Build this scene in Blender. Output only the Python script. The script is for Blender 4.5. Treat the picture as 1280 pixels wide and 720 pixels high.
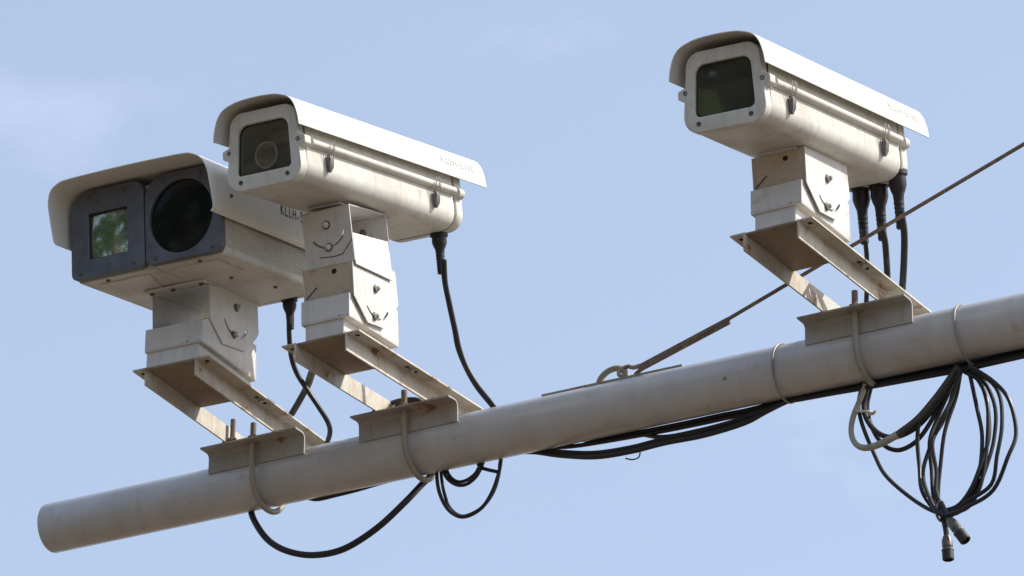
import bpy, bmesh, math, random
from mathutils import Vector, Matrix, Euler
random.seed(7)
for o in list(bpy.data.objects): bpy.data.objects.remove(o, do_unlink=True)
scene = bpy.context.scene
COL = scene.collection
ZP = 6.10                      # height of the arm's axis above the ground (m)

# ------------------------------------------------------------------ camera
cam_data = bpy.data.cameras.new('camera')
cam_data.sensor_width = 36.0
cam_data.lens = 6841.7 / 1280 * 36
cam_data.clip_start = 0.1
cam_data.clip_end = 5000
cam = bpy.data.objects.new('camera', cam_data)
COL.objects.link(cam)
r_, u_, f_ = (0.86928952, 0.49429944, 0.00194753), (0.19774539, -0.35136639, 0.91511662), (-0.45302592, 0.79511617, 0.40318456)
cam.matrix_world = Matrix(((r_[0], u_[0], -f_[0], 5.43640621), (r_[1], u_[1], -f_[1], -9.54156098), (r_[2], u_[2], -f_[2], -4.50194798 + ZP), (0, 0, 0, 1)))
scene.camera = cam

# ------------------------------------------------------------------ sky, sun, exposure
SUN = Vector((1.0, 0.54, 1.08)).normalized()
SUN_EL = math.asin(SUN.z)
SUN_AZ = math.atan2(SUN.x, SUN.y)
world = bpy.data.worlds.new('World')
scene.world = world
world.use_nodes = True
wn, wl = world.node_tree.nodes, world.node_tree.links
wn.clear()
sky = wn.new('ShaderNodeTexSky')
sky.sky_type = 'NISHITA'
sky.sun_disc = False
sky.sun_elevation = SUN_EL
sky.sun_rotation = SUN_AZ
sky.altitude = 50
sky.air_density = 1.0
sky.dust_density = 2.2
sky.ozone_density = 1.0
# thin high cloud: a faint white veil spread over the whole sky dome
WSEED = 170.0
tc = wn.new('ShaderNodeTexCoord')
mp = wn.new('ShaderNodeMapping'); mp.inputs['Scale'].default_value = (5.0, 5.0, 9.0)
nz = wn.new('ShaderNodeTexNoise'); nz.noise_dimensions = '4D'; nz.inputs['W'].default_value = WSEED; nz.inputs['Scale'].default_value = 2.2; nz.inputs['Detail'].default_value = 5; nz.inputs['Roughness'].default_value = 0.55
cr = wn.new('ShaderNodeMapRange'); cr.inputs['From Min'].default_value = 0.59; cr.inputs['From Max'].default_value = 0.69
cr.inputs['To Min'].default_value = 0.205; cr.inputs['To Max'].default_value = 0.30
mx = wn.new('ShaderNodeMix'); mx.data_type = 'RGBA'; mx.inputs[7].default_value = (6.6, 7.1, 8.2, 1)
bg = wn.new('ShaderNodeBackground'); bg.inputs['Strength'].default_value = 0.15
wo = wn.new('ShaderNodeOutputWorld')
wl.new(tc.outputs['Generated'], mp.inputs['Vector']); wl.new(mp.outputs[0], nz.inputs['Vector']); wl.new(nz.outputs[0], cr.inputs['Value'])
wl.new(cr.outputs[0], mx.inputs[0]); wl.new(sky.outputs[0], mx.inputs[6]); wl.new(mx.outputs[2], bg.inputs['Color']); wl.new(bg.outputs[0], wo.inputs['Surface'])

sun_data = bpy.data.lights.new('sun', 'SUN')
sun_data.energy = 4.5
sun_data.angle = math.radians(0.53)
sun_data.color = (1.0, 0.955, 0.88)
sun = bpy.data.objects.new('sun', sun_data)
COL.objects.link(sun)
sun.rotation_euler = SUN.to_track_quat('Z', 'Y').to_euler()
sun.location = (0, 0, 30)
vs = scene.view_settings
vs.view_transform = 'Standard'; vs.look = 'None'; vs.exposure = 0.32; vs.gamma = 1.0; vs.use_curve_mapping = False
scene.render.engine = 'CYCLES'
scene.cycles.max_bounces = 8
scene.cycles.transparent_max_bounces = 12

# ------------------------------------------------------------------ materials
MATS = {}
def ramp(nt, src, stops):
    r = nt.nodes.new('ShaderNodeValToRGB')
    e = r.color_ramp.elements
    e[0].position, e[0].color = stops[0][0], (*stops[0][1], 1)
    e[1].position, e[1].color = stops[-1][0], (*stops[-1][1], 1)
    for p, c in stops[1:-1]:
        k = e.new(p); k.color = (*c, 1)
    nt.links.new(src, r.inputs[0]); return r.outputs[0]
def noise(nt, vec, scale, detail=4, rough=0.55, dist=0.0):
    n = nt.nodes.new('ShaderNodeTexNoise')
    n.inputs['Scale'].default_value = scale; n.inputs['Detail'].default_value = detail
    n.inputs['Roughness'].default_value = rough; n.inputs['Distortion'].default_value = dist
    nt.links.new(vec, n.inputs['Vector']); return n.outputs[0]
def mixc(nt, fac, a, b, mode='MIX'):
    m = nt.nodes.new('ShaderNodeMix'); m.data_type = 'RGBA'; m.blend_type = mode
    for sock, v in ((m.inputs[0], fac), (m.inputs[6], a), (m.inputs[7], b)):
        if isinstance(v, bpy.types.NodeSocket): nt.links.new(v, sock)
        elif isinstance(v, (tuple, list)): sock.default_value = (*v, 1) if len(v) == 3 else v
        else: sock.default_value = v
    return m.outputs[2]
def rng(nt, src, a, b, c, d):
    m = nt.nodes.new('ShaderNodeMapRange'); m.inputs['From Min'].default_value = a; m.inputs['From Max'].default_value = b
    m.inputs['To Min'].default_value = c; m.inputs['To Max'].default_value = d
    nt.links.new(src, m.inputs['Value']); return m.outputs[0]
def base(name):
    m = bpy.data.materials.new(name); m.use_nodes = True
    nt = m.node_tree; b = nt.nodes['Principled BSDF']
    tcn = nt.nodes.new('ShaderNodeTexCoord'); MATS[name] = m
    oi_ = nt.nodes.new('ShaderNodeObjectInfo')                      # no two copies share the same stains
    ad = nt.nodes.new('ShaderNodeVectorMath'); ad.operation = 'MULTIPLY_ADD'
    nt.links.new(oi_.outputs['Random'], ad.inputs[0]); ad.inputs[1].default_value = (7.3, 5.1, 9.7); nt.links.new(tcn.outputs['Object'], ad.inputs[2])
    return m, nt, b, ad.outputs[0]
def scaled(nt, vec, s):
    mpn = nt.nodes.new('ShaderNodeMapping'); mpn.inputs['Scale'].default_value = s
    nt.links.new(vec, mpn.inputs['Vector']); return mpn.outputs[0]
def bump(nt, b, h, strength, dist=0.001):
    bn = nt.nodes.new('ShaderNodeBump'); bn.inputs['Strength'].default_value = strength; bn.inputs['Distance'].default_value = dist
    nt.links.new(h, bn.inputs['Height']); nt.links.new(bn.outputs[0], b.inputs['Normal'])

def weathered(name, col, dirt, rust=0.0, rough=0.5, dirt_amt=0.5, streak=(9, 9, 1.0), spec=0.4, rust_scale=13):
    """painted or galvanised metal: broad grime, run-off streaks, specks, rust blooms with stained halos"""
    m, nt, b, v = base(name)
    n1 = noise(nt, v, 7, 7, 0.62, 0.6)
    n2 = noise(nt, scaled(nt, v, tuple(s * 7 for s in streak)), 1.0, 6, 0.62)
    n3 = noise(nt, v, 170, 3, 0.6)
    n6 = noise(nt, v, 30, 6, 0.7, 0.8)
    c = mixc(nt, rng(nt, n1, 0.44, 0.72, 0, dirt_amt), col, dirt)
    c = mixc(nt, rng(nt, n2, 0.50, 0.74, 0, dirt_amt * 0.9), c, dirt)
    c = mixc(nt, rng(nt, n6, 0.60, 0.72, 0, dirt_amt * 0.7), c, tuple(x * 0.72 for x in dirt))
    c = mixc(nt, rng(nt, n3, 0.62, 0.76, 0, 0.40), c, tuple(x * 0.55 for x in dirt))
    rg = rng(nt, n1, 0.3, 0.8, rough - 0.08, rough + 0.22)
    if rust > 0:
        n4 = noise(nt, v, rust_scale, 8, 0.66, 0.5)
        t0 = 0.70 - 0.16 * rust
        c = mixc(nt, rng(nt, n4, t0 - 0.09, t0 + 0.02, 0, 0.55), c, (0.36, 0.235, 0.125))
        c = mixc(nt, rng(nt, n4, t0, t0 + 0.05, 0, 0.92), c, (0.16, 0.068, 0.028))
        n5 = noise(nt, scaled(nt, v, (55, 55, 6)), 1.0, 5, 0.6)
        c = mixc(nt, rng(nt, n5, 0.56, 0.78, 0, 0.45 * rust), c, (0.28, 0.165, 0.08))
    nt.links.new(c, b.inputs['Base Color'])
    nt.links.new(rg, b.inputs['Roughness'])
    b.inputs['Specular IOR Level'].default_value = spec
    bump(nt, b, n3, 0.12, 0.0006)
    return m
def plain(name, col, rough=0.5, metal=0.0, var=0.25, scale=40, spec=0.5):
    m, nt, b, v = base(name)
    n = noise(nt, v, scale, 5, 0.6)
    c = mixc(nt, rng(nt, n, 0.3, 0.75, 0, 1), tuple(x * (1 - var) for x in col), tuple(min(1, x * (1 + var)) for x in col))
    nt.links.new(c, b.inputs['Base Color'])
    nt.links.new(rng(nt, n, 0.3, 0.7, max(0.03, rough - 0.08), rough + 0.1), b.inputs['Roughness'])
    b.inputs['Metallic'].default_value = metal
    b.inputs['Specular IOR Level'].default_value = spec
    return m

weathered('cream_paint', (0.615, 0.60, 0.545), (0.36, 0.325, 0.265), 0.03, 0.42, 0.50)
weathered('shield_paint', (0.64, 0.625, 0.575), (0.41, 0.38, 0.325), 0.0, 0.40, 0.36)
weathered('mount_paint', (0.62, 0.615, 0.60), (0.40, 0.36, 0.30), 0.14, 0.45, 0.42)
weathered('rail_paint', (0.56, 0.53, 0.46), (0.33, 0.27, 0.19), 0.62, 0.5, 0.6)
weathered('hood_lit_paint', (0.76, 0.755, 0.71), (0.60, 0.575, 0.52), 0.0, 0.38, 0.3)  # lighter than shield_paint: light on the hood's side put into the colour
weathered('apron_bounce_paint', (0.52, 0.45, 0.35), (0.36, 0.28, 0.19), 0.1, 0.5, 0.5)  # mount colour browned: warm bounce from the ground painted in
weathered('brown_base', (0.27, 0.225, 0.165), (0.16, 0.12, 0.075), 0.25, 0.6, 0.6)  # darker brown for the base floor and foot plate
weathered('arm_paint', (0.485, 0.485, 0.49), (0.335, 0.315, 0.29), 0.10, 0.40, 0.36, (4.0, 0.7, 0.7))
MATS['arm_paint'].node_tree.nodes['Principled BSDF'].inputs['Coat Weight'].default_value = 0.5
MATS['arm_paint'].node_tree.nodes['Principled BSDF'].inputs['Coat Roughness'].default_value = 0.16
weathered('saddle_paint', (0.36, 0.35, 0.33), (0.24, 0.205, 0.16), 0.5, 0.5, 0.6)
weathered('galvanised', (0.30, 0.285, 0.25), (0.20, 0.155, 0.105), 0.55, 0.45, 0.6)
weathered('rusty_steel', (0.17, 0.135, 0.11), (0.10, 0.065, 0.045), 0.45, 0.75, 0.7, rust_scale=35)
plain('dark_panel', (0.105, 0.115, 0.138), 0.42, 0.0, 0.2, 30)
plain('bolt_steel', (0.42, 0.40, 0.36), 0.38, 0.7, 0.3, 120)
plain('dark_steel', (0.13, 0.12, 0.11), 0.42, 0.5, 0.4, 120)
plain('recess_black', (0.018, 0.016, 0.014), 0.8, 0.0, 0.3, 60)
plain('rubber', (0.013, 0.013, 0.015), 0.48, 0.0, 0.25, 12)
plain('gland_plastic', (0.012, 0.012, 0.014), 0.5, 0.0, 0.4, 60)
plain('pale_sheath', (0.34, 0.33, 0.27), 0.5, 0.0, 0.25, 50)
plain('grey_sheath', (0.055, 0.055, 0.048), 0.5, 0.0, 0.25, 30)
plain('olive_sheath', (0.16, 0.16, 0.11), 0.5, 0.0, 0.3, 50)
plain('tie_white', (0.62, 0.60, 0.55), 0.45, 0.0, 0.15, 60)
plain('tie_grey', (0.22, 0.215, 0.20), 0.45, 0.0, 0.25, 60)
plain('ink_dark', (0.09, 0.085, 0.08), 0.6, 0.0, 0.3, 300)
plain('ink_faded', (0.56, 0.54, 0.50), 0.6, 0.0, 0.10, 300)
plain('interior', (0.50, 0.43, 0.36), 0.7, 0.0, 0.3, 25)
plain('lens_ring', (0.80, 0.72, 0.64), 0.35, 0.0, 0.2, 60)
plain('lens_glass', (0.17, 0.145, 0.125), 0.25, 0.0, 0.15, 60)
plain('lens_barrel', (0.10, 0.09, 0.08), 0.6, 0.0, 0.3, 60)

def glass(name, tint, refl, rough=0.02):
    m, nt, b, v = base(name)
    nt.nodes.remove(b)
    out = nt.nodes['Material Output']
    tr = nt.nodes.new('ShaderNodeBsdfTransparent'); tr.inputs[0].default_value = (*tint, 1)
    gl = nt.nodes.new('ShaderNodeBsdfGlossy'); gl.inputs['Roughness'].default_value = rough; gl.inputs['Color'].default_value = (1, 1, 1, 1)
    df = nt.nodes.new('ShaderNodeBsdfDiffuse'); df.inputs[0].default_value = (0.36, 0.325, 0.27, 1)
    n = noise(nt, v, 14, 5, 0.65, 0.5)
    lw = nt.nodes.new('ShaderNodeFresnel'); lw.inputs['IOR'].default_value = 1.5
    ml = nt.nodes.new('ShaderNodeMath'); ml.operation = 'MULTIPLY_ADD'; ml.inputs[1].default_value = 1.0; ml.inputs[2].default_value = refl; ml.use_clamp = True
    nt.links.new(lw.outputs[0], ml.inputs[0])
    m1 = nt.nodes.new('ShaderNodeMixShader'); m2 = nt.nodes.new('ShaderNodeMixShader')
    nt.links.new(rng(nt, n, 0.35, 0.8, 0.07, 0.20), m1.inputs[0]); nt.links.new(tr.outputs[0], m1.inputs[1]); nt.links.new(df.outputs[0], m1.inputs[2])
    nt.links.new(ml.outputs[0], m2.inputs[0]); nt.links.new(m1.outputs[0], m2.inputs[1]); nt.links.new(gl.outputs[0], m2.inputs[2])
    nt.links.new(m2.outputs[0], out.inputs['Surface'])
    return m
glass('window_glass', (0.95, 0.93, 0.90), 0.0)
glass('dusty_glass', (0.50, 0.58, 0.58), 0.10)
def coated(name, col, refl, dark, rough):
    m, nt, b, v = base(name)
    b.inputs['Base Color'].default_value = (*dark, 1); b.inputs['Roughness'].default_value = rough
    gl = nt.nodes.new('ShaderNodeBsdfGlossy'); gl.inputs['Color'].default_value = (*col, 1); gl.inputs['Roughness'].default_value = rough
    ms = nt.nodes.new('ShaderNodeMixShader'); ms.inputs[0].default_value = refl
    nt.links.new(b.outputs[0], ms.inputs[1]); nt.links.new(gl.outputs[0], ms.inputs[2]); nt.links.new(ms.outputs[0], nt.nodes['Material Output'].inputs['Surface'])
    n = noise(nt, v, 18, 3, 0.5); bump(nt, b, n, 0.02, 0.001); bn = [x for x in nt.nodes if x.type == 'BUMP'][0]; nt.links.new(bn.outputs[0], gl.inputs['Normal'])
    return m
coated('coated_glass', (0.90, 1.0, 0.95), 0.80, (0.22, 0.27, 0.22), 0.075)
coated('black_glass', (0.8, 0.85, 1.0), 0.012, (0.006, 0.006, 0.007), 0.12)

m, nt, b, v = base('ground_soil')
n1 = noise(nt, v, 0.35, 6, 0.6); n2 = noise(nt, v, 9, 5, 0.7)
c = mixc(nt, rng(nt, n1, 0.35, 0.7, 0, 1), (0.115, 0.086, 0.058), (0.078, 0.060, 0.042)); c = mixc(nt, rng(nt, n2, 0.4, 0.8, 0, 0.5), c, (0.14, 0.11, 0.08))
nt.links.new(c, b.inputs['Base Color']); b.inputs['Roughness'].default_value = 0.95; bump(nt, b, n2, 0.4, 0.02)
plain('bark', (0.10, 0.075, 0.05), 0.9, 0.0, 0.4, 6)
m, nt, b, v = base('leaf')
oi = nt.nodes.new('ShaderNodeNewGeometry')
c = ramp(nt, oi.outputs['Random Per Island'], [(0.0, (0.035, 0.075, 0.018)), (0.5, (0.06, 0.115, 0.03)), (1.0, (0.11, 0.16, 0.05))])
nt.links.new(c, b.inputs['Base Color']); b.inputs['Roughness'].default_value = 0.5
m, nt, b, v = base('concrete')
n1 = noise(nt, v, 4, 6, 0.6); nt.links.new(ramp(nt, n1, [(0.3, (0.30, 0.29, 0.27)), (0.7, (0.42, 0.41, 0.38))]), b.inputs['Base Color']); b.inputs['Roughness'].default_value = 0.9

# ------------------------------------------------------------------ mesh helpers
class G:
    """collects shapes and links them as ONE mesh object"""
    def __init__(s): s.v, s.f = [], []
    def add(s, vs, fs):
        o = len(s.v); s.v += [tuple(p) for p in vs]; s.f += [tuple(i + o for i in f) for f in fs]; return s
    def box(s, x0, x1, y0, y1, z0, z1):
        return s.add([(x0, y0, z0), (x1, y0, z0), (x1, y1, z0), (x0, y1, z0), (x0, y0, z1), (x1, y0, z1), (x1, y1, z1), (x0, y1, z1)],
                     [(3, 2, 1, 0), (4, 5, 6, 7), (0, 1, 5, 4), (1, 2, 6, 5), (2, 3, 7, 6), (3, 0, 4, 7)])
    def prism(s, poly, axis, a, b):
        """polygon in the two other axes (in order) extruded along axis from a to b"""
        def P(p, t): q = list(p); q.insert(axis, t); return q
        n = len(poly)
        return s.add([P(p, a) for p in poly] + [P(p, b) for p in poly],
                     [tuple(range(n))[::-1], tuple(range(n, 2 * n))] + [(i, (i + 1) % n, n + (i + 1) % n, n + i) for i in range(n)])
    def ring(s, outer, inner, axis, a, b):
        def P(p, t): q = list(p); q.insert(axis, t); return q
        n = len(outer)
        vs = [P(p, a) for p in outer] + [P(p, b) for p in outer] + [P(p, a) for p in inner] + [P(p, b) for p in inner]
        fs = []
        for i in range(n):
            j = (i + 1) % n
            fs += [(i, j, n + j, n + i), (2 * n + j, 2 * n + i, 3 * n + i, 3 * n + j), (j, i, 2 * n + i, 2 * n + j), (n + i, n + j, 3 * n + j, 3 * n + i)]
        return s.add(vs, fs)
    def loft(s, secs, closed=True, caps=True):
        """sections: lists of 3-d points of equal count"""
        n = len(secs[0]); vs = [p for q in secs for p in q]; fs = []
        for k in range(len(secs) - 1):
            for i in range(n if closed else n - 1):
                j = (i + 1) % n
                fs.append((k * n + i, k * n + j, (k + 1) * n + j, (k + 1) * n + i))
        if caps and closed:
            fs += [tuple(range(n))[::-1], tuple((len(secs) - 1) * n + i for i in range(n))]
        return s.add(vs, fs)
    def lathe(s, prof, org, axis, n=20):
        """profile of (distance along axis, radius)"""
        ax = Vector(axis).normalized(); a = ax.orthogonal().normalized(); b = ax.cross(a); org = Vector(org)
        secs = [[org + ax * t + (a * math.cos(2 * math.pi * i / n) + b * math.sin(2 * math.pi * i / n)) * max(r, 1e-5) for i in range(n)] for t, r in prof]
        return s.loft(secs)
    def tube(s, pts, r, n=10, sub=6, smooth=True, rfun=None):
        P = [Vector(p) for p in pts]
        if smooth and len(P) > 2:
            Q = []
            for i in range(len(P) - 1):
                p0 = P[i - 1] if i else 2 * P[0] - P[1]; p3 = P[i + 2] if i + 2 < len(P) else 2 * P[-1] - P[-2]
                p1, p2 = P[i], P[i + 1]
                for k in range(sub):
                    t = k / sub
                    Q.append(0.5 * ((2 * p1) + (p2 - p0) * t + (2 * p0 - 5 * p1 + 4 * p2 - p3) * t * t + (3 * p1 - p0 - 3 * p2 + p3) * t ** 3))
            Q.append(P[-1]); P = Q
        T = [(P[min(i + 1, len(P) - 1)] - P[max(i - 1, 0)]).normalized() for i in range(len(P))]
        a = T[0].orthogonal().normalized(); secs = []
        for i, p in enumerate(P):
            a = (a - T[i] * a.dot(T[i])).normalized(); b = T[i].cross(a)
            rr = rfun(i / (len(P) - 1)) if rfun else r
            secs.append([p + (a * math.cos(2 * math.pi * k / n) + b * math.sin(2 * math.pi * k / n)) * rr for k in range(n)])
        return s.loft(secs)
    def obj(s, name, mat, parent=None, bevel=0.0, loc=None, seg=2, sharp=35):
        me = bpy.data.meshes.new(name)
        me.from_pydata([tuple(p) for p in s.v], [], s.f); me.update()
        bm = bmesh.new(); bm.from_mesh(me); bmesh.ops.recalc_face_normals(bm, faces=bm.faces); bm.to_mesh(me); bm.free()
        me.materials.append(MATS[mat])
        for p in me.polygons: p.use_smooth = True
        me.set_sharp_from_angle(angle=math.radians(sharp))
        o = bpy.data.objects.new(name, me); COL.objects.link(o)
        if parent: o.parent = parent
        if loc is not None: o.location = loc
        if bevel:
            bv = o.modifiers.new('bevel', 'BEVEL'); bv.width = bevel; bv.segments = seg; bv.limit_method = 'ANGLE'; bv.angle_limit = math.radians(40); bv.harden_normals = True
        return o

def rpoly(corners, n=6):
    """closed polygon with rounded corners: (x, z, radius)"""
    out = []; m = len(corners)
    for i in range(m):
        p = Vector(corners[i][:2]); a = Vector(corners[i - 1][:2]); b = Vector(corners[(i + 1) % m][:2]); r = corners[i][2]
        u = (a - p).normalized(); w = (b - p).normalized(); ang = u.angle(w)
        d = r / math.tan(ang / 2); cpt = p + (u + w).normalized() * (r / math.sin(ang / 2))
        p0 = p + u * d - cpt; p1 = p + w * d - cpt; tot = p0.angle(p1); sgn = 1 if p0.x * p1.y - p0.y * p1.x > 0 else -1
        for k in range(n + 1):
            t = sgn * tot * k / n; c_, s_ = math.cos(t), math.sin(t)
            out.append((cpt.x + p0.x * c_ - p0.y * s_, cpt.y + p0.x * s_ + p0.y * c_))
    return out
def curve2(pts, sub=5):
    P = [Vector(p) for p in pts]; Q = []
    for i in range(len(P) - 1):
        p0 = P[i - 1] if i else 2 * P[0] - P[1]; p3 = P[i + 2] if i + 2 < len(P) else 2 * P[-1] - P[-2]; p1, p2 = P[i], P[i + 1]
        for k in range(sub):
            t = k / sub
            Q.append(0.5 * ((2 * p1) + (p2 - p0) * t + (2 * p0 - 5 * p1 + 4 * p2 - p3) * t * t + (3 * p1 - p0 - 3 * p2 + p3) * t ** 3))
    return [tuple(q) for q in Q + [P[-1]]]
def offset_open(pts, d):
    out = []
    for i, p in enumerate(pts):
        a = Vector(pts[max(i - 1, 0)]); b = Vector(pts[min(i + 1, len(pts) - 1)]); t = (b - a).normalized()
        out.append((p[0] + t.y * d, p[1] - t.x * d))
    return out
def cut(o, g):
    """saw an opening through a sheet"""
    c = g.obj('cutter', 'recess_black', o.parent, loc=o.location)
    md = o.modifiers.new('cut', 'BOOLEAN'); md.operation = 'DIFFERENCE'; md.object = c; md.solver = 'EXACT'
    for m_ in list(o.modifiers):
        if m_.type == 'BEVEL': o.modifiers.remove(m_)
    bpy.context.view_layer.update()
    me = bpy.data.meshes.new_from_object(o.evaluated_get(bpy.context.evaluated_depsgraph_get()))
    o.modifiers.clear(); old = o.data; nm = old.name; o.data = me; bpy.data.meshes.remove(old); me.name = nm
    for p in me.polygons: p.use_smooth = False
    me.materials.clear(); me.materials.append(MATS[o.get('mat', 'mount_paint')])
    cm = c.data; bpy.data.objects.remove(c); bpy.data.meshes.remove(cm)
def thing(name, label, cat, matrix, group=None):
    o = bpy.data.objects.new(name, None); COL.objects.link(o); o.empty_display_size = 0.1
    o.matrix_world = matrix; o['label'] = label; o['category'] = cat
    if group: o['group'] = group
    return o
def tag(o, label, cat, group=None):
    o['label'] = label; o['category'] = cat
    if group: o['group'] = group
    return o
def share(src, name, parent, loc, rot=None):
    o = bpy.data.objects.new(name, src.data); COL.objects.link(o); o.parent = parent; o.location = loc
    if rot: o.rotation_euler = rot
    return o
def lettering(text, mat, parent, origin, xdir, ydir, size, xs=1.0, name='lettering', spacing=1.15):
    cu = bpy.data.curves.new('t', 'FONT'); cu.body = text; cu.size = size; cu.extrude = 0.0002; cu.resolution_u = 3; cu.space_character = spacing
    t = bpy.data.objects.new('t', cu); COL.objects.link(t); bpy.context.view_layer.update()
    me = bpy.data.meshes.new_from_object(t.evaluated_get(bpy.context.evaluated_depsgraph_get()))
    bpy.data.objects.remove(t); bpy.data.curves.remove(cu)
    me.materials.clear(); me.materials.append(MATS[mat])
    o = bpy.data.objects.new(name, me); COL.objects.link(o); o.parent = parent
    x = Vector(xdir).normalized(); y = Vector(ydir).normalized(); y = (y - x * y.dot(x)).normalized(); z = x.cross(y)
    o.matrix_local = Matrix(((x.x * xs, y.x, z.x, origin[0]), (x.y * xs, y.y, z.y, origin[1]), (x.z * xs, y.z, z.z, origin[2]), (0, 0, 0, 1)))
    return o
def hexhead(g, p, axis, r, h, dome=True):
    g.lathe([(0, r), (h * 0.8, r), (h, r * 0.75)] + ([(h * 1.6, r * 0.5), (h * 1.7, 0)] if dome else [(h, 0)]), p, axis, 6)
    return g
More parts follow.
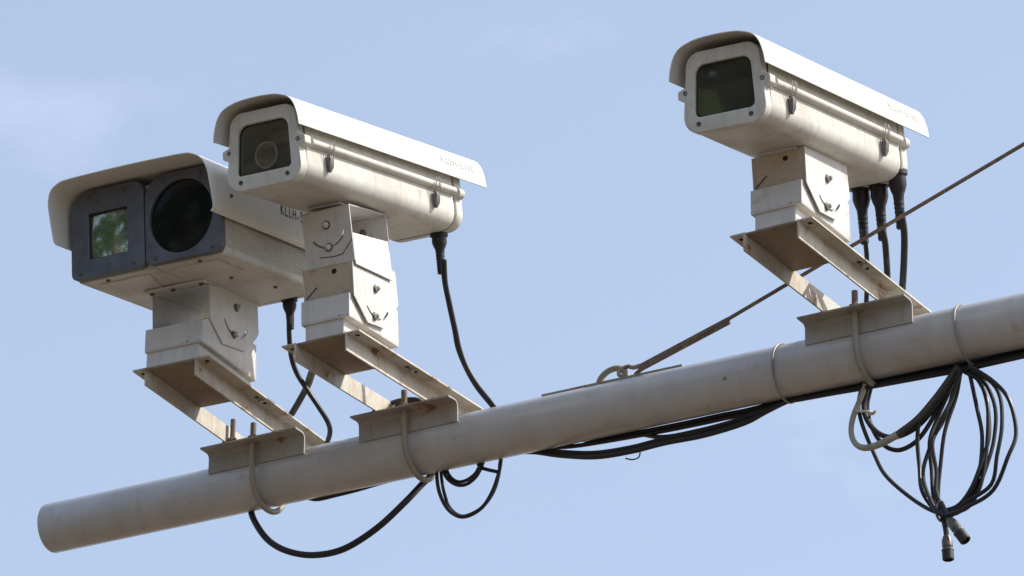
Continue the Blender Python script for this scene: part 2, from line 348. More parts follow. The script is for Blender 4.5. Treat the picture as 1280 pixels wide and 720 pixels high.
CABLE_PATHS = {
  'u1_cable': [(-0.469, -0.17, 0.305), (-0.484, -0.143, 0.27), (-0.495, -0.116, 0.235), (-0.497, -0.089, 0.205), (-0.486, -0.061, 0.172), (-0.473, -0.034, 0.139), (-0.466, -0.007, 0.113), (-0.475, 0.02, 0.098), (-0.515, 0.07, 0.093), (-0.534, 0.075, 0.062), (-0.551, 0.07, 0.015), (-0.554, 0.05, -0.025), (-0.518, 0.035, -0.048), (-0.465, 0.033, -0.049), (-0.411, 0.033, -0.047), (-0.36, 0.037, -0.041), (-0.311, 0.05, -0.031), (-0.241, 0.07, -0.011)],
  'sleeved_cable': [(-0.303, -0.13, 0.487), (-0.339, -0.12, 0.421), (-0.382, -0.12, 0.305), (-0.42, -0.11, 0.231), (-0.458, -0.084, 0.204), (-0.484, -0.058, 0.192), (-0.514, -0.032, 0.179), (-0.557, -0.006, 0.153), (-0.606, 0.02, 0.124), (-0.671, 0.075, 0.089), (-0.697, 0.075, 0.023), (-0.684, 0.03, -0.041), (-0.651, 0.0, -0.094), (-0.617, 0.001, -0.14), (-0.567, 0.002, -0.174), (-0.501, 0.003, -0.195), (-0.424, 0.003, -0.195), (-0.343, 0.004, -0.163), (-0.273, 0.005, -0.116), (-0.253, 0.045, -0.063), (-0.235, 0.06, -0.035), (-0.226, 0.072, 0.006), (-0.215, 0.08, 0.044)],
  'u2_cable_a': [(-0.125, -0.09, 0.396), (-0.128, -0.077, 0.35), (-0.123, -0.064, 0.296), (-0.117, -0.051, 0.242), (-0.115, -0.039, 0.203), (-0.102, -0.026, 0.158), (-0.081, -0.013, 0.112), (-0.048, 0.0, 0.063), (-0.062, 0.06, 0.057), (-0.06, 0.075, 0.015), (-0.054, 0.05, -0.036), (-0.037, 0.01, -0.087), (-0.053, 0.011, -0.127), (-0.078, 0.013, -0.158), (-0.111, 0.014, -0.172), (-0.142, 0.016, -0.168), (-0.171, 0.017, -0.143), (-0.192, 0.019, -0.101), (-0.199, 0.02, -0.059), (-0.225, 0.07, -0.001), (-0.223, 0.08, 0.031)],
  'u2_cable_b': [(-0.118, -0.09, 0.395), (-0.122, -0.077, 0.348), (-0.117, -0.064, 0.295), (-0.111, -0.051, 0.241), (-0.108, -0.039, 0.202), (-0.096, -0.026, 0.156), (-0.074, -0.013, 0.111), (-0.041, 0.0, 0.062), (-0.056, 0.06, 0.056), (-0.082, 0.075, 0.02), (-0.096, 0.05, -0.032), (-0.083, 0.01, -0.071), (-0.098, 0.012, -0.088), (-0.121, 0.014, -0.098), (-0.146, 0.016, -0.094), (-0.17, 0.018, -0.075), (-0.183, 0.02, -0.051), (-0.215, 0.07, -0.001), (-0.215, 0.08, 0.029)],
  'u2_cable_c': [(-0.102, 0.06, -0.027), (-0.096, 0.03, -0.052), (-0.107, 0.028, -0.071), (-0.128, 0.026, -0.083), (-0.149, 0.024, -0.083), (-0.166, 0.022, -0.069), (-0.177, 0.02, -0.045), (-0.203, 0.06, -0.003)],
  'cable_stub': [(-0.116, 0.05, -0.035), (-0.088, 0.02, -0.063), (-0.066, 0.015, -0.075), (-0.041, 0.01, -0.086)],
  'saddle_loop_a': [(-0.389, 0.075, 0.119), (-0.36, 0.06, 0.131), (-0.312, 0.0, 0.121), (-0.275, -0.03, 0.112), (-0.243, -0.04, 0.106), (-0.218, -0.04, 0.101), (-0.206, -0.02, 0.098), (-0.209, 0.03, 0.101), (-0.209, 0.07, 0.091)],
  'saddle_loop_b': [(-0.381, 0.075, 0.114), (-0.342, 0.05, 0.128), (-0.295, 0.0, 0.116), (-0.255, -0.03, 0.103), (-0.228, -0.03, 0.099), (-0.216, -0.01, 0.098), (-0.219, 0.03, 0.097), (-0.218, 0.07, 0.083)],
  'bundle_a': [(-0.122, 0.075, -0.003), (-0.039, 0.07, -0.019), (0.034, 0.04, -0.044), (0.109, 0.02, -0.074), (0.208, 0.0, -0.104), (0.294, 0.003, -0.107), (0.37, 0.007, -0.102), (0.464, 0.01, -0.102), (0.558, 0.013, -0.092), (0.61, 0.017, -0.074), (0.66, 0.02, -0.059), (0.688, 0.02, -0.057), (0.764, 0.02, -0.06), (0.839, 0.02, -0.063), (0.913, 0.02, -0.065), (0.987, 0.02, -0.067), (1.069, 0.02, -0.069), (1.152, 0.02, -0.068), (1.224, 0.02, -0.067), (1.315, 0.02, -0.066)],
  'bundle_b': [(-0.122, 0.075, 0.005), (-0.039, 0.07, -0.013), (0.042, 0.04, -0.04), (0.118, 0.02, -0.068), (0.203, 0.01, -0.09), (0.289, 0.013, -0.093), (0.364, 0.017, -0.088), (0.459, 0.02, -0.09), (0.553, 0.023, -0.08), (0.605, 0.027, -0.064), (0.655, 0.03, -0.051), (0.683, 0.03, -0.047), (0.759, 0.03, -0.05), (0.834, 0.03, -0.052), (0.908, 0.03, -0.055), (0.982, 0.03, -0.057), (1.065, 0.03, -0.059), (1.147, 0.03, -0.058), (1.22, 0.03, -0.057), (1.31, 0.03, -0.056)],
  'bundle_c': [(-0.082, 0.075, 0.001), (0.001, 0.07, -0.012), (0.078, 0.04, -0.042), (0.143, 0.03, -0.055), (0.221, 0.03, -0.059), (0.309, 0.03, -0.062), (0.396, 0.03, -0.064), (0.493, 0.03, -0.064), (0.569, 0.03, -0.062), (0.655, 0.03, -0.051), (0.681, 0.035, -0.043), (0.756, 0.035, -0.046), (0.832, 0.035, -0.048), (0.906, 0.035, -0.051), (0.98, 0.035, -0.053), (1.063, 0.035, -0.054), (1.145, 0.035, -0.054), (1.218, 0.035, -0.053), (1.308, 0.035, -0.052)],
  'bundle_d': [(-0.042, 0.075, 0.0), (0.081, 0.07, -0.009), (0.176, 0.04, -0.046), (0.258, 0.035, -0.051), (0.336, 0.034, -0.053), (0.414, 0.033, -0.054), (0.492, 0.032, -0.054), (0.569, 0.031, -0.055), (0.655, 0.03, -0.049), (0.679, 0.04, -0.037), (0.754, 0.04, -0.04), (0.829, 0.04, -0.042), (0.904, 0.04, -0.045), (0.978, 0.04, -0.047), (1.061, 0.04, -0.049), (1.143, 0.04, -0.048), (1.216, 0.04, -0.047), (1.306, 0.04, -0.046)],
  'bundle_e': [(0.219, 0.07, -0.02), (0.289, 0.05, -0.05), (0.363, 0.02, -0.082), (0.441, 0.018, -0.085), (0.519, 0.015, -0.083), (0.597, 0.013, -0.074), (0.665, 0.01, -0.065), (0.693, 0.01, -0.066), (0.768, 0.01, -0.068), (0.843, 0.01, -0.071), (0.917, 0.01, -0.073), (0.991, 0.01, -0.075), (1.074, 0.01, -0.077), (1.156, 0.01, -0.076), (1.229, 0.01, -0.075), (1.319, 0.01, -0.074)],
  'coil_a': [(1.053, 0.02, -0.069), (1.018, 0.021, -0.115), (0.979, 0.021, -0.165), (0.957, 0.022, -0.207), (0.955, 0.023, -0.269), (0.971, 0.024, -0.325), (0.997, 0.025, -0.371), (1.04, 0.025, -0.382), (1.08, 0.026, -0.351), (1.107, 0.027, -0.297), (1.126, 0.028, -0.23), (1.126, 0.029, -0.167), (1.109, 0.029, -0.113), (1.078, 0.03, -0.069)],
  'coil_b': [(1.056, 0.03, -0.066), (1.025, 0.029, -0.119), (0.999, 0.027, -0.169), (0.983, 0.025, -0.222), (0.98, 0.024, -0.282), (0.99, 0.022, -0.338), (1.01, 0.021, -0.376), (1.05, 0.019, -0.376), (1.081, 0.018, -0.34), (1.102, 0.016, -0.282), (1.114, 0.015, -0.223), (1.115, 0.013, -0.161), (1.107, 0.011, -0.115), (1.083, 0.01, -0.079)],
  'coil_c': [(1.069, 0.01, -0.076), (1.045, 0.009, -0.125), (1.026, 0.009, -0.172), (1.01, 0.008, -0.223), (1.001, 0.007, -0.292), (1.006, 0.006, -0.347), (1.024, 0.005, -0.386), (1.075, 0.005, -0.378), (1.124, 0.004, -0.344), (1.155, 0.003, -0.289), (1.167, 0.002, -0.229), (1.16, 0.002, -0.166), (1.137, 0.001, -0.122), (1.095, 0.0, -0.081)],
  'coil_d': [(1.077, 0.0, -0.083), (1.053, -0.001, -0.136), (1.023, -0.002, -0.184), (0.992, -0.002, -0.233), (0.982, -0.003, -0.296), (0.995, -0.004, -0.355), (1.025, -0.005, -0.395), (1.083, -0.005, -0.389), (1.141, -0.006, -0.356), (1.177, -0.007, -0.305), (1.19, -0.008, -0.246), (1.177, -0.009, -0.182), (1.15, -0.009, -0.129), (1.103, -0.01, -0.085)],
  'coil_e': [(1.071, 0.02, -0.074), (1.051, 0.02, -0.131), (1.028, 0.02, -0.204), (1.01, 0.02, -0.272), (1.004, 0.02, -0.328), (1.015, 0.02, -0.374), (1.055, 0.02, -0.382), (1.091, 0.02, -0.344), (1.117, 0.02, -0.284), (1.123, 0.02, -0.205), (1.116, 0.02, -0.141), (1.099, 0.02, -0.1), (1.075, 0.02, -0.072)],
  'coil_f': [(0.83, 0.03, -0.048), (0.819, 0.029, -0.095), (0.826, 0.027, -0.143), (0.852, 0.025, -0.206), (0.89, 0.024, -0.275), (0.941, 0.022, -0.338), (0.988, 0.021, -0.374), (1.021, 0.019, -0.382), (1.062, 0.018, -0.364), (1.094, 0.016, -0.311), (1.101, 0.015, -0.229), (1.101, 0.013, -0.159), (1.089, 0.011, -0.112), (1.076, 0.01, -0.077)],
  'droop_a': [(0.85, 0.02, -0.054), (0.837, 0.02, -0.108), (0.847, 0.02, -0.146), (0.873, 0.02, -0.178), (0.909, 0.02, -0.191), (0.956, 0.02, -0.179), (0.999, 0.02, -0.144), (1.03, 0.02, -0.111), (1.06, 0.02, -0.067)],
  'droop_b': [(0.853, 0.03, -0.051), (0.84, 0.03, -0.105), (0.85, 0.03, -0.155), (0.875, 0.03, -0.198), (0.907, 0.03, -0.217), (0.941, 0.03, -0.211), (0.969, 0.03, -0.189), (1.002, 0.03, -0.145), (1.029, 0.03, -0.107), (1.061, 0.03, -0.063)],
  'pale_cable': [(0.847, 0.01, -0.063), (0.833, 0.01, -0.096), (0.816, 0.01, -0.132), (0.811, 0.01, -0.166), (0.821, 0.01, -0.193), (0.843, 0.01, -0.206), (0.877, 0.01, -0.204), (0.918, 0.01, -0.191), (0.963, 0.01, -0.167), (1.004, 0.01, -0.131), (1.035, 0.01, -0.098), (1.062, 0.01, -0.067)],
  'plug_lead_a': [(1.009, 0.0, -0.364), (1.019, 0.0, -0.396), (1.025, 0.0, -0.423), (1.027, 0.0, -0.445)],
  'plug_lead_b': [(1.021, -0.01, -0.369), (1.032, -0.01, -0.398), (1.044, -0.01, -0.418)],
  'plug_a': [(1.027, 0.0, -0.441), (1.029, 0.0, -0.494)],
  'plug_b': [(1.039, -0.01, -0.41), (1.074, -0.01, -0.464)],
  'coil_tie': [(1.014, 0.0, -0.388)],
  'bunch_tie': [(0.839, 0.02, -0.122)],
  'twist_tie': [(0.315, 0.0, -0.105), (0.315, 0.0, -0.118), (0.311, 0.0, -0.126), (0.297, 0.0, -0.128), (0.28, 0.0, -0.122)],
  'u3_cable_a': [(0.884, -0.058, 0.261), (0.874, -0.029, 0.241), (0.862, 0.001, 0.224), (0.848, 0.03, 0.192), (0.823, 0.075, 0.16), (0.815, 0.085, 0.1), (0.815, 0.08, 0.025), (0.834, 0.05, -0.031)],
  'u3_cable_b': [(0.925, -0.058, 0.261), (0.924, -0.039, 0.232), (0.917, -0.019, 0.204), (0.909, 0.0, 0.168), (0.87, 0.075, 0.149), (0.86, 0.085, 0.091), (0.849, 0.08, 0.018), (0.862, 0.05, -0.033)],
  'u3_cable_c': [(0.976, -0.066, 0.28), (0.971, -0.042, 0.239), (0.958, -0.018, 0.196), (0.943, 0.006, 0.162), (0.929, 0.03, 0.147), (0.9, 0.08, 0.117), (0.889, 0.085, 0.066), (0.882, 0.08, 0.011), (0.895, 0.05, -0.032)],
  'wire': [(0.309, -0.015, 0.072), (0.562, -0.06, 0.12), (1.0, -0.125, 0.238), (1.316, -0.165, 0.322)],
  'hook': [(0.22, -0.01, 0.057), (0.228, -0.01, 0.072), (0.244, -0.01, 0.084), (0.264, -0.01, 0.087), (0.281, -0.01, 0.08), (0.291, -0.01, 0.063)],
  'eye': [(0.276, -0.012, 0.075), (0.304, -0.012, 0.08), (0.317, -0.012, 0.085)],
}

# ------------------------------------------------------------------ the setting: ground
gb = bmesh.new(); bmesh.ops.create_grid(gb, x_segments=40, y_segments=40, size=1500)
me = bpy.data.meshes.new('ground'); gb.to_mesh(me); gb.free(); me.materials.append(MATS['ground_soil'])
ground = bpy.data.objects.new('ground', me); COL.objects.link(ground); ground['kind'] = 'structure'

# ------------------------------------------------------------------ the arm and its mast
R = 0.057
arm = thing('gantry_arm', 'long round grey steel arm tube running under all three cameras', 'pole', Matrix.Translation((3.3, 0, 0)))
def armpart(g, name, mat, parent=arm, bevel=0.0, **k): return g.obj(name, mat, parent, bevel, loc=(-3.3, 0, ZP), **k)
armpart(G().lathe([(0, 0), (0, R - 0.003), (0.0015, R - 0.001), (0.004, R), (4.5, R), (4.5, 0)], (-1.2027, 0, 0), (1, 0, 0), 64), 'arm_tube', 'arm_paint')
#armpart(G().lathe([(0, R + 0.0002), (0.0015, R + 0.0016), (0.006, R + 0.0016), (0.0085, R + 0.0002)], (0.705, 0, 0), (1, 0, 0), 64), 'weld_seam', 'arm_paint')
armpart(G().lathe([(0, 0.0), (0, 0.125), (6.9, 0.095), (6.95, 0.06), (6.96, 0)], (3.3, 0, -ZP + 0.02), (0, 0, 1), 40), 'mast_shaft', 'arm_paint')
armpart(G().box(3.05, 3.55, -0.25, 0.25, -ZP, -ZP + 0.02), 'base_plate', 'arm_paint', bevel=0.003)
armpart(G().box(3.18, 3.26, -0.12, 0.12, -0.12, 0.12), 'flange_plate', 'arm_paint', bevel=0.003)
armpart(G().box(3.28, 3.32, -0.47, -0.08, 0.83, 0.88), 'stay_lug', 'arm_paint', bevel=0.003)
armpart(G().box(0.085, 0.43, -0.0215, 0.0215, 0.0535, 0.0588), 'hook_plate', 'galvanised', bevel=0.0015)
armpart(G().tube([(0.2185, -0.01, 0.052), (0.2222, -0.01, 0.062), (0.2290, -0.01, 0.0735), (0.2439, -0.01, 0.0835), (0.2636, -0.01, 0.0868), (0.2800, -0.01, 0.0800), (0.2895, -0.01, 0.066), (0.2915, -0.01, 0.053)], 0.0068, 12), 'hook_loop', 'galvanised')
armpart(G().lathe([(0, 0.0048), (0.0015, 0.0040), (0.002, 0)], (0.549, -0.0555, -0.0128), (0, -1, -0.23), 10), 'drain_plug', 'galvanised')

# ------------------------------------------------------------------ brackets clamped on the arm
BX, BRO, BSK = (-0.6203, -0.2284, 0.8648), (-0.0236, 0.0329, -0.0223), (0.0384, 0.0202, -0.0224)
ZF, HW, WY, FL, L2 = 0.0727, 0.0497, 0.0558, 0.0375, 0.1249
ZT, RW, FL2, YF = 0.1146, 0.0958, 0.0353, -0.4355
def bframe(i): return Matrix.Translation((BX[i], 0, ZP)) @ Matrix.Rotation(BRO[i], 4, 'X')
BLAB = ('cream rail bracket at the left end of the arm under the twin-window camera',
        'cream rail bracket under the tallest mount, with black cable loops on its saddle',
        'cream rail bracket on the right of the arm, nearest the hanging cable coil')
def angle_profile(sgn):
    t = 0.0042; rr = 0.010
    pts = [(-WY, ZF - HW), (-WY, ZF - t - rr)]
    for k in range(1, 6):
        a = k / 5 * math.pi / 2; pts.append((-WY - rr + rr * math.cos(a), ZF - t - rr + rr * math.sin(a)))
    pts += [(-WY - FL, ZF - t), (-WY - FL, ZF)]
    for k in range(0, 6):
        a = math.pi / 2 - k / 5 * math.pi / 2; pts.append((-WY - rr + (rr + t) * math.cos(a), ZF - t - rr + (rr + t) * math.sin(a)))
    pts.append((-WY + t, ZF - HW))
    return [(sgn * y, z) for y, z in pts]
for i in range(3):
    br = thing('mounting_bracket', BLAB[i], 'bracket', bframe(i), 'brackets clamped on the arm')
    G().prism(angle_profile(1), 0, -L2, L2).obj('front_saddle', 'saddle_paint', br, 0.0006)
    G().prism(angle_profile(-1), 0, -L2, L2).obj('rear_saddle', 'saddle_paint', br, 0.0006)
    for s in (-1, 1):
        w0 = RW - FL2
        prof = [(s * w0, ZF), (s * w0, ZT), (s * RW, ZT), (s * RW, ZT - 0.004), (s * (w0 + 0.005), ZT - 0.004), (s * (w0 + 0.004), ZT - 0.005), (s * (w0 + 0.004), ZF)]
        rail = G().add(*(lambda n: ([(x, YF, z) for x, z in prof] + [(x, 0.13, z) for x, z in prof], [tuple(range(n)), tuple(range(n, 2 * n))[::-1]] + [(k, (k + 1) % n, n + (k + 1) % n, n + k) for k in range(n)]))(len(prof))).obj('rail', 'rail_paint', br, 0.0005)
        rail.rotation_euler = (0, 0, BSK[i])
        for yy in (-0.415, -0.20, -0.165):
            G().lathe([(0, 0), (0, 0.0055), (0.0006, 0.0055), (0.0007, 0)], (s * (RW - 0.016), yy, ZT - 0.0040), (0, 0, -1), 10).obj('bolt_hole', 'recess_black', rail)
        if s > 0:
            hexhead(G(), (RW - 0.014, -0.185, ZT - 0.004), (0, 0, -1), 0.0065, 0.006).obj('bolt', 'bolt_steel', rail)
        hexhead(G(), (s * (w0 + (0.014 if s > 0 else 0.014)), -0.075, ZF), (0, 0, 1), 0.007, 0.006).obj('bolt', 'rusty_steel', rail)
    q = 0.0705
    path = [(0.0, -q, 0.112), (0, -q, 0.07), (0, -q, 0.03), (0, -q, 0.0)]
    path += [(0, -q * math.cos(a * math.pi / 12), -0.0672 * math.sin(a * math.pi / 12)) for a in range(1, 12)]
    path += [(0, q, 0.0), (0, q, 0.03), (0, q, 0.07), (0, q, 0.112)]
    ub = G().tube(path, 0.0066, 12, 3).obj('u_bolt', 'galvanised', br)
    if i == 0:
        G().tube([(-0.046, -0.083, ZF - 0.001), (-0.046, -0.083, 0.128)], 0.0058, 10, smooth=False).obj('anchor_rod', 'rusty_steel', br)
        G().lathe([(0, 0), (0, 0.0105), (0.009, 0.0105), (0.009, 0)], (-0.046, -0.083, ZF + 0.0004), (0, 0, 1), 6).obj('nut', 'rusty_steel', br, 0.0006)
    for sy in (-1, 1):
        G().lathe([(0, 0), (0, 0.0125), (0.0095, 0.0125), (0.0095, 0)], (0, sy * q, ZF + 0.0005), (0, 0, 1), 6).obj('nut', 'rusty_steel', ub, 0.0008)
        G().lathe([(0, 0), (0, 0.0165), (0.0022, 0.0165), (0.0022, 0)], (0, sy * q, ZF - 0.0064), (0, 0, 1), 18).obj('washer', 'galvanised', ub)
        G().lathe([(0, 0), (0, 0.0068), (0.03, 0.0068), (0.031, 0.004), (0.031, 0)], (0, sy * q, ZF + 0.012), (0, 0, 1), 12).obj('threaded_end', 'rusty_steel', ub)

# ------------------------------------------------------------------ tilting mounts between the rails and the cameras
MO = Vector((0.0, -0.33, ZT))
def arc_slot(g, x, y0, z0, rad, a0, a1, w, n=10, d=0.0008):
    """curved slot on a plate facing +x"""
    o, i_ = [], []
    for k in range(n + 1):
        a = a0 + (a1 - a0) * k / n
        o.append((y0 + (rad + w) * math.cos(a), z0 + (rad + w) * math.sin(a))); i_.append((y0 + (rad - w) * math.cos(a), z0 + (rad - w) * math.sin(a)))
    return g.prism(o + i_[::-1], 0, x, x + d)
def line_rib(g, x, pts, w, d):
    return g.tube([(x, p[0], p[1]) for p in pts], w, 6, smooth=False)
def mount(i, label):
    root = thing('tilt_mount', label, 'camera mount', bframe(i) @ Matrix.Rotation(BSK[i], 4, 'Z') @ Matrix.Translation(MO), 'tilting camera mounts')
    def part(g, name, mat='mount_paint', bevel=0.0012, parent=root): 
        return g.obj(name, mat, parent, bevel, loc=(-MO if parent is root else None))
    big = i == 0
    # (x0, x1) of base, yoke and cradle; rear depths
    bx0, bx1, yx0, yx1, cx0, cx1 = (-0.064, 0.067, -0.0665, 0.0770, -0.0655, 0.0805) if big else (-0.039, 0.0552, -0.0463, 0.0722, -0.0445, 0.0797)
    yb = -0.200 if big else -0.222
    zt_y = 0.2035
    g = G().box(bx0, bx1, -0.431, yb - 0.008, 0.1150, 0.1215)                      # base tray: floor and four turned-up sides
    part(g, 'base_floor', 'brown_base')
    part(G().box(-0.0600, 0.0600, -0.4325, yb - 0.004, 0.1100, 0.1147), 'foot_plate', 'brown_base')
    g = G().box(bx0, bx1, -0.4315, -0.4290, 0.1150, 0.1520).box(bx0, bx1, yb - 0.010, yb - 0.0075, 0.1150, 0.1520)
    g.box(bx0, bx0 + 0.0025, -0.4288, yb - 0.0102, 0.1216, 0.1520).box(bx1 - 0.0025, bx1, -0.4288, yb - 0.0102, 0.1216, 0.1520)
    part(g, 'base_tray')
    # yoke: trough with a front apron, a rear apron and two standing cheeks
    g = G().box(yx0, yx1, -0.4372, yb, 0.1495, 0.1530)
    g.box(yx0, yx1, -0.4372, -0.4345, 0.1531, zt_y).box(yx0, yx1, yb - 0.0027, yb, 0.1531, zt_y)
    yoke = part(g, 'yoke_trough')
    cheek = [(-0.4344, 0.1531), (-0.4344, zt_y - 0.001), (-0.40, 0.222), (-0.375, 0.262), (-0.28, 0.272), (-0.245, 0.235), (yb - 0.004, 0.2335), (yb - 0.0028, 0.1531)]
    for x in (yx0, yx1 - 0.0027):
        part(G().prism(cheek, 0, x, x + 0.0026), 'yoke_cheek')
    hexhead(G(), ((bx0 + bx1) * 0.5 + 0.040, -0.4376, 0.156), (0, -1, 0), 0.0022, 0.002).obj('rivet', 'bolt_steel', root, 0, loc=-MO)
    # cradle: inverted channel tilted with the camera
    if big:
        side = [(-0.4182, 0.2909), (-0.2131, 0.3407), (-0.2025, 0.262), (-0.212, 0.246), (-0.2585, 0.1960), (-0.353, 0.1768), (-0.4108, 0.2141)]
        piv, sl0, slr = (-0.3032, 0.2837), (-0.3060, 0.2690), 0.0555
        slot = ((-0.3060, 0.2705), 0.0560, math.radians(216), math.radians(340))
        bolt2 = (-0.3090, 0.2160)
    else:
        side = [(-0.4358, 0.2740), (-0.2512, 0.3140), (-0.2370, 0.2420), (-0.2470, 0.2290), (-0.2984, 0.1660), (-0.3690, 0.1560), (-0.4280, 0.1990)]
        piv = (-0.3373, 0.2441)
        slot = ((-0.3340, 0.2330), 0.0560, math.radians(226), math.radians(334))
        bolt2 = (-0.3420, 0.1785)
    ch = []
    for x, sgn in ((cx0, -1), (cx1 - 0.0026, 1)):
        ch.append(part(G().prism(side, 0, x, x + 0.0026), 'cradle_cheek'))
    right = ch[1]
    xr = cx1
    cut(right, arc_slot(G(), xr - 0.004, slot[0][0], slot[0][1], slot[1], slot[2], slot[3], 0.0031, 14, 0.006))
    for p in (piv, bolt2):
        G().lathe([(0, 0), (0, 0.0095), (0.0014, 0.0095), (0.0015, 0)], (xr + 0.0003, p[0], p[1]), (1, 0, 0), 16).obj('washer', 'dark_steel', right)
        hexhead(G(), (xr + 0.0016, p[0], p[1]), (1, 0, 0), 0.0070, 0.0065).obj('bolt', 'bolt_steel', right)
    tf, tb = Vector(side[0]), Vector(side[1]); d = (tb - tf).normalized(); nrm = Vector((-d.y, d.x))
    top = [tf + d * -0.001 + nrm * 0.0002, tb + nrm * 0.0002, tb + nrm * 0.0030, tf + d * -0.001 + nrm * 0.0030]
    part(G().prism([tuple(p) for p in top], 0, cx0, cx1), 'cradle_top')
    if not big:                                                                        # front and rear aprons
        dn = -nrm
        a0 = tf + d * -0.0012; a1 = a0 + dn * 0.0690
        part(G().prism([tuple(a0), tuple(a1), tuple(a1 + d * 0.0024), tuple(a0 + d * 0.0024)], 0, cx0 + 0.001, cx1 - 0.0030), 'cradle_apron', 'apron_bounce_paint')
        G().lathe([(0, 0), (0, 0.0062), (0.001, 0.0062), (0.0011, 0)], (0.034, (a0 + dn * 0.013).x, (a0 + dn * 0.013).y), (0, -1, 0), 8).obj('bolt_hole', 'recess_black', root, 0, loc=-MO)
        G().tube([(-0.040, (a0 + dn * 0.062).x - 0.0012, (a0 + dn * 0.062).y), (-0.012, (a0 + dn * 0.041).x - 0.0012, (a0 + dn * 0.041).y)], 0.0011, 6, smooth=False).obj('scratch_groove', 'recess_black', root, 0, loc=-MO)
    else:                                                                               # wide seat plate screwed under the camera
        s0 = tf + d * -0.030 + nrm * 0.0032; s1 = tb + d * 0.004 + nrm * 0.0032
        seat = part(G().prism([tuple(s0), tuple(s1), tuple(s1 + nrm * 0.006), tuple(s0 + nrm * 0.006)], 0, cx0 - 0.004, cx1 + 0.002), 'seat_plate')
        for x in (cx0 + 0.010, (cx0 + cx1) / 2 - 0.01, cx1 - 0.012):
            p = s0 + d * 0.014
            hexhead(G(), (x, p.x, p.y - 0.0003), (0, -nrm.x, -nrm.y), 0.0055, 0.0035).obj('bolt', 'dark_steel', seat)
        part(G().prism([(-0.4080, 0.2060), (-0.3300, 0.2600), (-0.2350, 0.2640), (-0.2350, 0.2615), (-0.3290, 0.2575), (-0.4065, 0.2038)], 0, yx0 + 0.004, yx1 - 0.004), 'inner_cover')
    if i == 1:                                                                          # second, crosswise tilt stage
        fx0, fx1 = -0.031, 0.0868
        ang = math.atan2(d.y, d.x)
        def P(y, z):                                                                    # stage-2 coordinates tilted with the cradle
            return (-0.4381 + y * math.cos(ang) - z * math.sin(ang), 0.2790 + y * math.sin(ang) + z * math.cos(ang))
        def pr(poly, x0, x1): return G().prism([P(*q) for q in poly], 0, x0, x1)
        t = 0.0026
        # lower trough (cheeks front and back, end plates left and right)
        part(pr([(0.006, 0.0), (0.160, 0.0), (0.160, 0.003), (0.006, 0.003)], fx0 + 0.006, fx1 - 0.004), 'trough_floor')
        for x in (fx0 + 0.006, fx1 - 0.0040):
            part(pr([(0.0062, -0.012), (0.1655, -0.030), (0.1655, 0.0575), (0.0062, 0.0575)], x, x + t), 'trough_end')
        # outer channel: top, front apron with the curved slot, rear apron; open at the ends
        part(pr([(0.0, 0.1165), (0.1655, 0.1165), (0.1655, 0.1192), (0.0, 0.1192)], fx0, fx1), 'channel_top')
        fr = part(pr([(0.0, -0.004), (0.0, 0.1163), (t, 0.1163), (t, -0.004)], fx0, fx1), 'channel_front')
        part(pr([(0.1630, 0.035), (0.1630, 0.1163), (0.1655, 0.1163), (0.1655, 0.035)], fx0, fx1), 'channel_rear')
        part(pr([(0.0028, 0.0545), (0.1628, 0.0545), (0.1628, 0.0573), (0.0028, 0.0573)], fx0 + 0.003, fx1 - 0.0085), 'trough_lid')
        o_, in_ = [], []
        for k in range(11):
            a = math.radians(208 + (342 - 208) * k / 10)
            o_.append((0.0274 + 0.047 * math.cos(a), 0.079 + 0.047 * math.sin(a))); in_.append((0.0274 + 0.0422 * math.cos(a), 0.079 + 0.0422 * math.sin(a)))
        sl = o_ + in_[::-1]
        secs = [[(x, *P(-0.002, z)) for x, z in sl], [(x, *P(0.005, z)) for x, z in sl]]
        cut(fr, G().loft(secs))
        fd = P(-1, 0); f0 = P(0, 0); ax = (0, fd[0] - f0[0], fd[1] - f0[1])
        for x, z in ((0.0274, 0.0835), (0.0274, 0.0345)):
            p = P(-0.0003, z)
            G().lathe([(0, 0), (0, 0.0095), (0.0014, 0.0095), (0.0015, 0)], (x, *p), ax, 16).obj('washer', 'dark_steel', fr)
            p = P(-0.0016, z); hexhead(G(), (x, *p), ax, 0.0072, 0.006).obj('bolt', 'mount_paint', fr)
        rib = [(0.004, 0.016), (0.040, 0.0125), (0.060, 0.0145), (0.0855, 0.042)]
        G().tube([(x, *P(-0.0006, z)) for x, z in rib], 0.0010, 6, smooth=False).obj('crease', 'dark_steel', fr)
        for z, y in ((0.088, 0.1628), (0.070, 0.1628)):
            p = P(y - 0.0005, z); hexhead(G(), (0.028 if z > 0.08 else 0.045, *p), tuple(-a for a in ax) if False else ax, 0.0075, 0.006).obj('bolt', 'dark_steel', fr)
    return root
mount(0, 'low wide mount with bolted cheek under the twin-window camera, in shade')
mount(1, 'tallest two-stage mount with slotted front plate under the middle camera')
mount(2, 'sunlit single-stage mount with slotted cheek under the right-hand camera')

